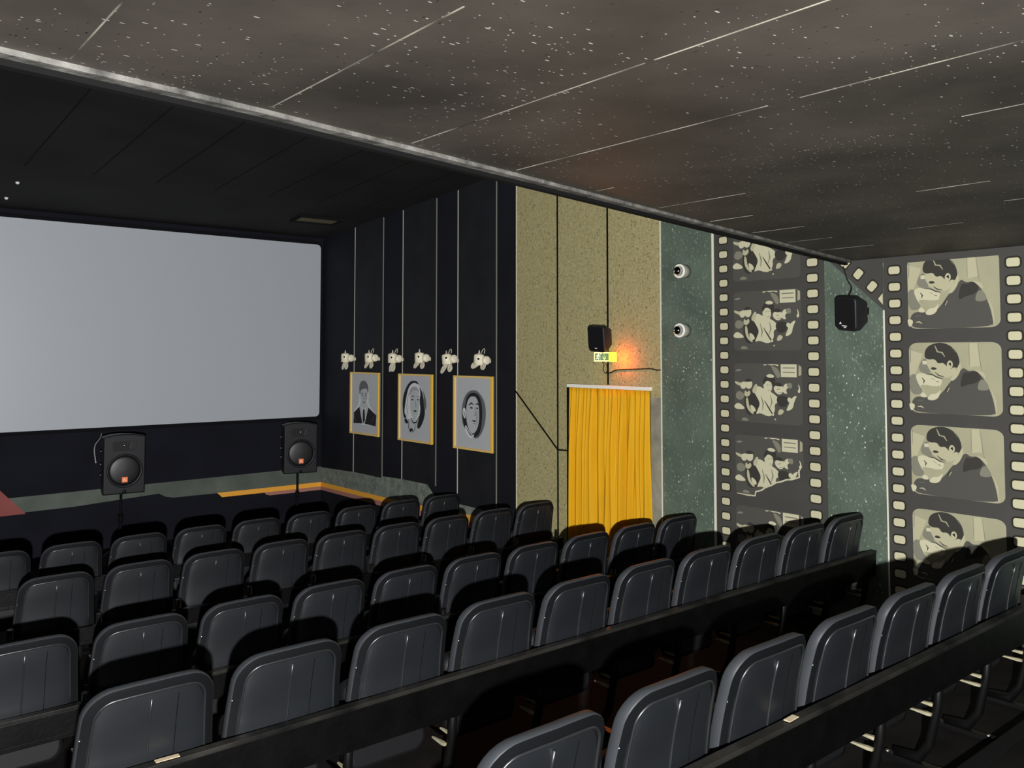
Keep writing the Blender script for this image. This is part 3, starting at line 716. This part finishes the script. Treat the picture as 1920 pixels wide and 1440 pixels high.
# ------------------------------------------------------------------ small wall loudspeakers
def wall_speaker(lab, y, z, w, h, d, roll, tilt, yaw, logo):
    t = thing('wall_speaker', lab, 'loudspeaker', (W - .13, y, z), 'black loudspeakers on the side wall')
    R = Matrix.Rotation(yaw, 4, 'Z') @ Matrix.Rotation(tilt, 4, 'Y') @ Matrix.Rotation(roll, 4, 'X')
    t.matrix_world = Matrix.Translation((W - .13, y, z)) @ R
    b = MB([M['speaker'], M['grey_side']])
    # front faces local -X; tapering cabinet with rounded corners
    def sec(xx, s, r): return [(xx, u*s, v*s) for u, v in rrect(-w/2, -h/2, w/2, h/2, r)]
    b.loops([sec(-d/2, .93, .03), sec(-d/2 + .012, 1.0, .035), sec(-d/2 + .06, 1.0, .035), sec(d/2 - .03, .74, .03), sec(d/2, .62, .02)], 0, True)
    b.build('cabinet', t)
    b = MB([M['grille']]); b.loops([[(xx, u, v) for u, v in rrect(-w/2 + .014, -h/2 + .016, w/2 - .014, h/2 - .016, .025)] for xx in (-d/2 - .003, -d/2 + .002)], 0, False); b.build('grille', t)
    b = MB([M['white']])
    if logo:
        q = -d/2 - .0045
        b.face([(q, .052, -h*.30), (q, .030, -h*.30), (q, .041, -h*.23)], 0)
        b.face([(q, .028, -h*.36), (q, -.018, -h*.36), (q, -.018, -h*.338), (q, .028, -h*.338)], 0)
        b.face([(q, .012, -h*.405), (q, -.010, -h*.405), (q, -.010, -h*.385), (q, .012, -h*.385)], 0)
    else:
        q = -d/2 - .0045
        b.face([(q, .015, -h*.36), (q, -.012, -h*.36), (q, -.012, -h*.338), (q, .015, -h*.338)], 0)
    b.build('logo', t)
    b = MB([M['iron']]); b.box((d/2 - .01, -.02, -.025), (d/2 + .075, .02, .025)); b.build('wall_bracket', t)
    return t
wall_speaker('black wall loudspeaker just above the exit sign', 5.70, 2.598, .20, .25, .16, math.radians(4), math.radians(-9), math.radians(4), False)
wall_speaker('black wall loudspeaker on the green plaster between the film strips', 3.165, 2.745, .19, .25, .16, math.radians(6), math.radians(-7), math.radians(-14), True)
cable('wire', 'wire dropping from the balcony to the speaker between the film strips', [(W - .012, 3.30, 3.10), (W - .012, 3.27, 2.99), (W - .03, 3.22, 2.94), (W - .08, 3.225, 2.87)], .005)

# ------------------------------------------------------------------ loudspeakers on stands below the screen
def pa_speaker(lab, slab, x, y, zb, yaw, lead):
    w, h, d = .445, .68, .36
    t = thing('stage_loudspeaker', lab, 'loudspeaker', (x, y, zb), 'loudspeakers on stands below the screen')
    t.rotation_euler = (0, 0, yaw)
    b = MB([M['pa'], M['pa_dark']])
    # front faces local -Y; cabinet narrows to the rear, slightly crowned top
    front = [(-w/2, 0), (w/2, 0), (w/2, h - .03), (w/4, h - .006), (0, h), (-w/4, h - .006), (-w/2, h - .03)]
    def sec(yy, sx, sz): return [(u*sx, yy, .5*h + (v - .5*h)*sz) for u, v in front]
    b.loops([sec(-d/2, .97, .98), sec(-d/2 + .012, 1, 1), sec(-d/2 + .07, 1, 1), sec(d/2, .84, .95)], 0, False)
    b.build('cabinet', t, bevel=.008)
    # horn recess
    q = -d/2
    b = MB([M['pa_dark'], M['pa']])
    b.loops([[(u, yy, v) for u, v in rrect(-.13, .49, .115, .60, .02)] for yy in (q - .002, q + .002)], 0, False)
    b.loops([[(.055, q - .004, .508), (.115, q - .004, .505), (.115, q - .004, .598), (.065, q - .004, .592)], [(.045, q - .001, .508), (.118, q - .001, .505), (.118, q - .001, .598), (.055, q - .001, .592)]], 1, False)
    b.build('horn', t)
    b = MB([M['rivet']]); b.lathe([(.013, 0), (.012, .008), (.006, .013), (0, .014)], Matrix.Translation((-.01, q - .002, .552)) @ Matrix.Rotation(PI/2, 4, 'X'), 0, 12); b.build('tweeter_dome', t)
    Rx = Matrix.Translation((0, q, .265)) @ Matrix.Rotation(PI/2, 4, 'X')
    b = MB([M['pa']]); b.lathe([(.165, .0), (.190, .0), (.192, .012), (.178, .018), (.165, .006)], Rx, 0, 40, cap0=False, cap1=False); b.build('woofer_ring', t)
    b = MB([M['grille'], M['pa_dark']]); b.lathe([(0, .016), (.08, .0145), (.14, .009), (.170, .003), (.172, -.002)][::-1], Rx, 0, 40, cap0=True, cap1=False); b.build('woofer_grille', t)
    b = MB([M['badge'], M['white']])
    b.box((-.030, q - .022, .135), (.030, q - .006, .195), 0)
    def L(poly): b.face([(u, q - .0228, v) for u, v in poly], 1)
    # three-letter emblem with exclamation-like stem
    L(stroke([(-.012, .180), (-.012, .156), (-.018, .150), (-.023, .156)], .0022))
    L(stroke([(-.006, .150), (-.006, .180), (.003, .176), (.001, .166), (-.005, .166), (.005, .160), (.003, .151), (-.006, .151)], .0020))
    L(stroke([(.011, .181), (.011, .151), (.022, .151)], .0022))
    b.build('badge', t)
    b = MB([M['pa_dark']]); b.lathe([(.022, 0), (.022, .006), (0, .006)], Matrix.Translation((0, q, .03)) @ Matrix.Rotation(PI/2, 4, 'X'), 0, 14); b.build('port_plug', t)
    for zz in (.20, .32, .47):
        b = MB([M['rivet']]); b.lathe([(.008, 0), (.008, .012), (0, .014)], Matrix.Translation((-.2, .10, zz)) @ Matrix.Rotation(-PI/2, 4, 'Y'), 0, 10); b.build('knob', t)
    # stand
    s = thing('speaker_stand', slab, 'stand', (x, y, 0), 'tripod stands under the loudspeakers')
    b = MB([M['stand']]); b.tube([(0, 0, .08), (0, 0, .55)], .019, 0, 12); b.tube([(0, 0, .5), (0, 0, zb)], .015, 0, 12); b.build('pole', s)
    b = MB([M['stand']]); b.lathe([(.026, .50), (.026, .57)], Matrix.Identity(4), 0, 14); b.build('collar', s)
    for k in range(3):
        a = 2*PI*k/3 + .5
        b = MB([M['stand']]); b.tube([(.02*math.cos(a), .02*math.sin(a), .24), (.34*math.cos(a), .34*math.sin(a), .012)], .011, 0, 8); b.build('leg', s)
    if lead:
        cable('wire', 'pale wire hanging from the screen to the left stage loudspeaker', [(x + .02, YS - .10, 1.455), (x - .08, y + .6, 1.43), (x - .24, y + .27, 1.37), (x - .262, y + .06, 1.20)], .006, 'cable_white')
pa_speaker('charcoal loudspeaker with orange badge on stand, the left one below the screen', 'thin black stand under the left stage loudspeaker', 2.90, 10.55, .85, math.radians(-5), True)
pa_speaker('charcoal loudspeaker with orange badge on stand, the right one near the corner', 'thin black stand under the right stage loudspeaker', 5.245, 10.85, .845, math.radians(-13), False)

# ------------------------------------------------------------------ cinema seats
HT = .86
def outline(inset=0., zbot=.40, n=7):
    """rounded seat-back outline (x, z), narrower at the top"""
    wb, wt, rt = .247 - inset, .224 - inset, max(.105 - inset, .03)
    zt = HT - inset
    pts = [(-wb, zbot)]
    tx = wt
    for k in range(n + 1):
        a = PI - (PI/2) * k / n
        pts.append((-tx + rt + rt*math.cos(a), zt - rt + rt*math.sin(a)))
    for x in (-.06, 0., .06): pts.append((x, zt + .003))
    for k in range(n + 1):
        a = PI/2 - (PI/2) * k / n
        pts.append((tx - rt + rt*math.cos(a), zt - rt + rt*math.sin(a)))
    pts.append((wb, zbot))
    # densify the straight sides so the curve can bend
    out = []
    for (a, c), s in zip(zip(pts, pts[1:]), range(len(pts))):
        m = max(1, int(math.dist(a, c) / .05))
        out += [(a[0] + (c[0]-a[0])*k/m, a[1] + (c[1]-a[1])*k/m) for k in range(m)]
    out.append(pts[-1])
    m = 8
    out += [(pts[-1][0] - 2*wb*k/m, zbot) for k in range(1, m)]
    return out
def bend(x, y, z):
    """recline the back and curve it round the sitter; y is depth behind (negative = rear)"""
    t = (HT - z) / (HT - .47)
    return (x, y - .105 + .075 * t + .10 * x * x / .25 + .012*math.sin(PI*min(1, max(0, t))), z)
def make_seat(label, loc, group):
    t = thing('cinema_chair', label, 'chair', loc, group)
    b = MB([M['vinyl'], M['vinyl_border']])
    def ring(secs): return [[bend(x, y, z) for x, z in outline(i)] for y, i in secs]
    b.loops(ring([(-.0015, .040), (.0005, .010), (.002, .0035)]), 1, True, cap0=False, cap1=False)
    b.loops(ring([(.002, .0035), (.005, .0), (.036, 0.), (.043, .004)]), 0, True, cap0=False, cap1=False)
    b.loops(ring([(.043, .004), (.048, .014), (.052, .05)]), 0, True, cap0=False, cap1=False)
    for (yy, ii), rev in (((-.0015, .040), True), ((.052, .05), False)):
        o = outline(ii); c = bend(0, yy, .66)
        for i in range(len(o)):
            p, q = bend(o[i][0], yy, o[i][1]), bend(o[(i+1) % len(o)][0], yy, o[(i+1) % len(o)][1])
            b.face([c, p, q] if not rev else [c, q, p], 1, True)
    b.build('backrest', t, weld=False, world=True)
    # rear panel: grid of strips, so that it follows the curve
    b = MB([M['vinyl_panel']])
    ins = .036
    o = [(x, z) for x, z in outline(ins)]
    def top_z(x):
        wt, rt = .224 - ins, .105 - ins
        ax = abs(x); zt = HT - ins
        if ax <= wt - rt: return zt
        return zt - rt + math.sqrt(max(0, rt*rt - (ax - wt + rt)**2))
    NX = 24; NZ = 8; grid = []
    for i in range(NX + 1):
        s = -1 + 2*i/NX; col = []
        for j in range(NZ + 1):
            v = j / NZ
            zt = top_z(s * (.224 - ins)*.9999); z = .41 + (zt - .41)*v
            wz = (.247 - ins) + ((.224 - ins) - (.247 - ins)) * (z - .40)/(HT - .40)
            col.append(bend(s*wz, -.0085 + .0075*abs(s)**10 + .0075*v**14, z))
        grid.append(col)
    b.loops(grid, 0, True, closed=False, cap0=False, cap1=False); b.build('rear_panel', t)
    b = MB([M['piping']])
    pp = [p for p in outline(.037) if p[1] > .405]
    b.tube([bend(x, -.0060, z) for x, z in pp[:]][:-1], .0048, 0, 8)
    b.build('piping', t)
    b = MB([M['piping'], M['groove']])
    b.tube([bend(-.008, -.0092, z) for z in [.41 + .392*k/8 for k in range(9)]], .0042, 0, 8)
    b.tube([bend(.085, -.0086, z) for z in [.41 + .388*k/8 for k in range(9)]], .0016, 1, 5)
    b.build('seam', t)
    b = MB([M['rivet']])
    for x, z in ((-.222, .70),):
        c = Vector(bend(x, .002, z)); b.lathe([(.0045, 0), (.004, .003), (0, .004)], Matrix.Translation(c) @ Matrix.Rotation(PI/2, 4, 'X'), 0, 8)
    b.build('rivet', t)
    # folded seat cushion in front of the back
    b = MB([M['cushion']])
    R = Matrix.Translation((0, .10, .22)) @ Matrix.Rotation(math.radians(-8), 4, 'X')
    secs = [(-.05, .02), (-.04, 0), (.03, 0), (.045, .03)]
    b.loops([[R @ Vector((u, yy, v)) for u, v in rrect(-.195 + i, 0. + i, .195 - i, .36 - i, .05)] for yy, i in secs], 0, True)
    b.build('cushion', t)
    return t
def copy_tree(o):
    r = o.copy(); COL.objects.link(r)
    for ch in o.children:
        c = ch.copy(); COL.objects.link(c); c.parent = r
        for g in ch.children:
            d = g.copy(); COL.objects.link(d); d.parent = c
    return r
ORD = ['first', 'second', 'third', 'fourth', 'fifth', 'sixth', 'seventh', 'eighth', 'ninth', 'tenth']
# (x of the top point of the first seat, y, top height, tier floor, count, row words)
ROWS = [(1.714, 1.693, 1.4596, .60, 7, 'nearest row at the lower right'),
        (1.115, 3.085, 1.3217, .46, 10, 'second row from the viewer'),
        (0.978, 4.454, 1.1336, .27, 10, 'third row from the viewer'),
        (1.470, 6.171, 1.0144, .15, 9, 'fourth row from the viewer'),
        (1.351, 7.554, 0.9270, .07, 9, 'farthest row, closest to the screen')]
P = .52
proto = None
LEG_X = {}
for ri, (x0, y, zt, fl, cnt, words) in enumerate(ROWS):
    fl = zt - HT
    for k in range(cnt):
        xc = x0 + P*k - .142
        lab = 'black vinyl cinema chair, %s from the left in the %s' % (ORD[k], words)
        loc = (xc, y + .105, fl)
        g = 'cinema chairs in the ' + words.split(' at ')[0].split(' from ')[0].split(',')[0]
        if proto is None: proto = make_seat(lab, loc, g); s = proto
        else:
            s = copy_tree(proto); s.location = loc; s['label'] = lab; s['group'] = g
    # the rail and legs that carry the row
    xa, xb = x0 - .142 - .27, min(x0 - .142 + P*(cnt - 1) + .30, W - .02)
    if ri == 2: xa -= 2*P            # this row runs on to the left
    fr = thing('seat_row_frame', 'black rail and legs carrying the seats of the ' + words, 'seat frame', ((xa + xb)/2, y + .1, fl), 'rails under the seat rows')
    hx = (xb - xa)/2
    b = MB([M['rail'], M['rail_edge']])
    rt = (.583, .583, .53, .50, .57)[ri]; rh = (.158, .158, .12, .09, .09)[ri]
    b.box((-hx, -.108, rt - rh), (hx, -.078, rt - .018), 0)
    b.box((-hx, -.112, rt - .018), (hx, -.070, rt), 1 if ri < 3 else 0)
    b.box((-hx, -.100, rt - rh - .025), (hx, -.070, rt - rh), 0)
    b.build('back_rail', fr, bevel=.003)
    if ri == 0: legs_n = cnt + 1
    else: legs_n = cnt + 1
    steel = fl - [.60, .46, .27, .15, .07][ri]
    zf = -steel + .0
    for k in range(legs_n):
        lx = x0 - .142 - P/2 + P*k - (xa + xb)/2
        if lx > hx - .03: lx = hx - .04
        b = MB([M['iron']])
        b.tube([(lx, -.06, .56), (lx, -.04, .30), (lx, .0, .12), (lx, .05, zf + .04), (lx, .16, zf + .03)], [.020, .020, .022, .022, .020], 0, 8)
        b.tube([(lx, -.06, .42), (lx, .10, .34), (lx, .14, .30)], .016, 0, 8)
        b.box((lx - .02, -.07, zf), (lx + .02, .20, zf + .02))
        lg = b.build('leg', fr)
        for dx, dz in ((-.022, 0), (.022, .028)):
            b = MB([M['cream_tip']])
            b.loops([[(lx + dx + sx*w_, yy, .255 + dz + sz*h_) for sx, sz in ((-1,-1),(1,-1),(1,1),(-1,1))] for yy, w_, h_ in ((-.02, .006, .006), (.0, .008, .007), (.05, .006, .004), (.08, .004, .003))], 0, False)
            b.build('hinge_arm', lg)
        b = MB([M['bolt']])
        for q in (-.045, .19): b.lathe([(.012, 0), (.012, .008), (0, .012)], Matrix.Translation((lx - .008, q, zf + .02)), 0, 8)
        b.build('bolt', lg)

# scraps on the rails
b = MB([M['paper']]); b.box((-.03, -.012, 0), (.03, .012, .003)); o = b.build('paper_scrap'); o.location = (2.675, 1.70, 1.186); o.rotation_euler = (0, 0, .05)
tag(o, 'small cream paper scrap stuck on the rail of the nearest row', 'paper scrap')
b = MB([M['paper']]); b.box((-.04, -.012, 0), (.04, .012, .002)); o = b.build('paper_scrap'); o.location = (1.02, 3.092, 1.047); o.rotation_euler = (0, 0, -.04)
tag(o, 'pale paper scrap stuck on the left end of the second row rail', 'paper scrap')
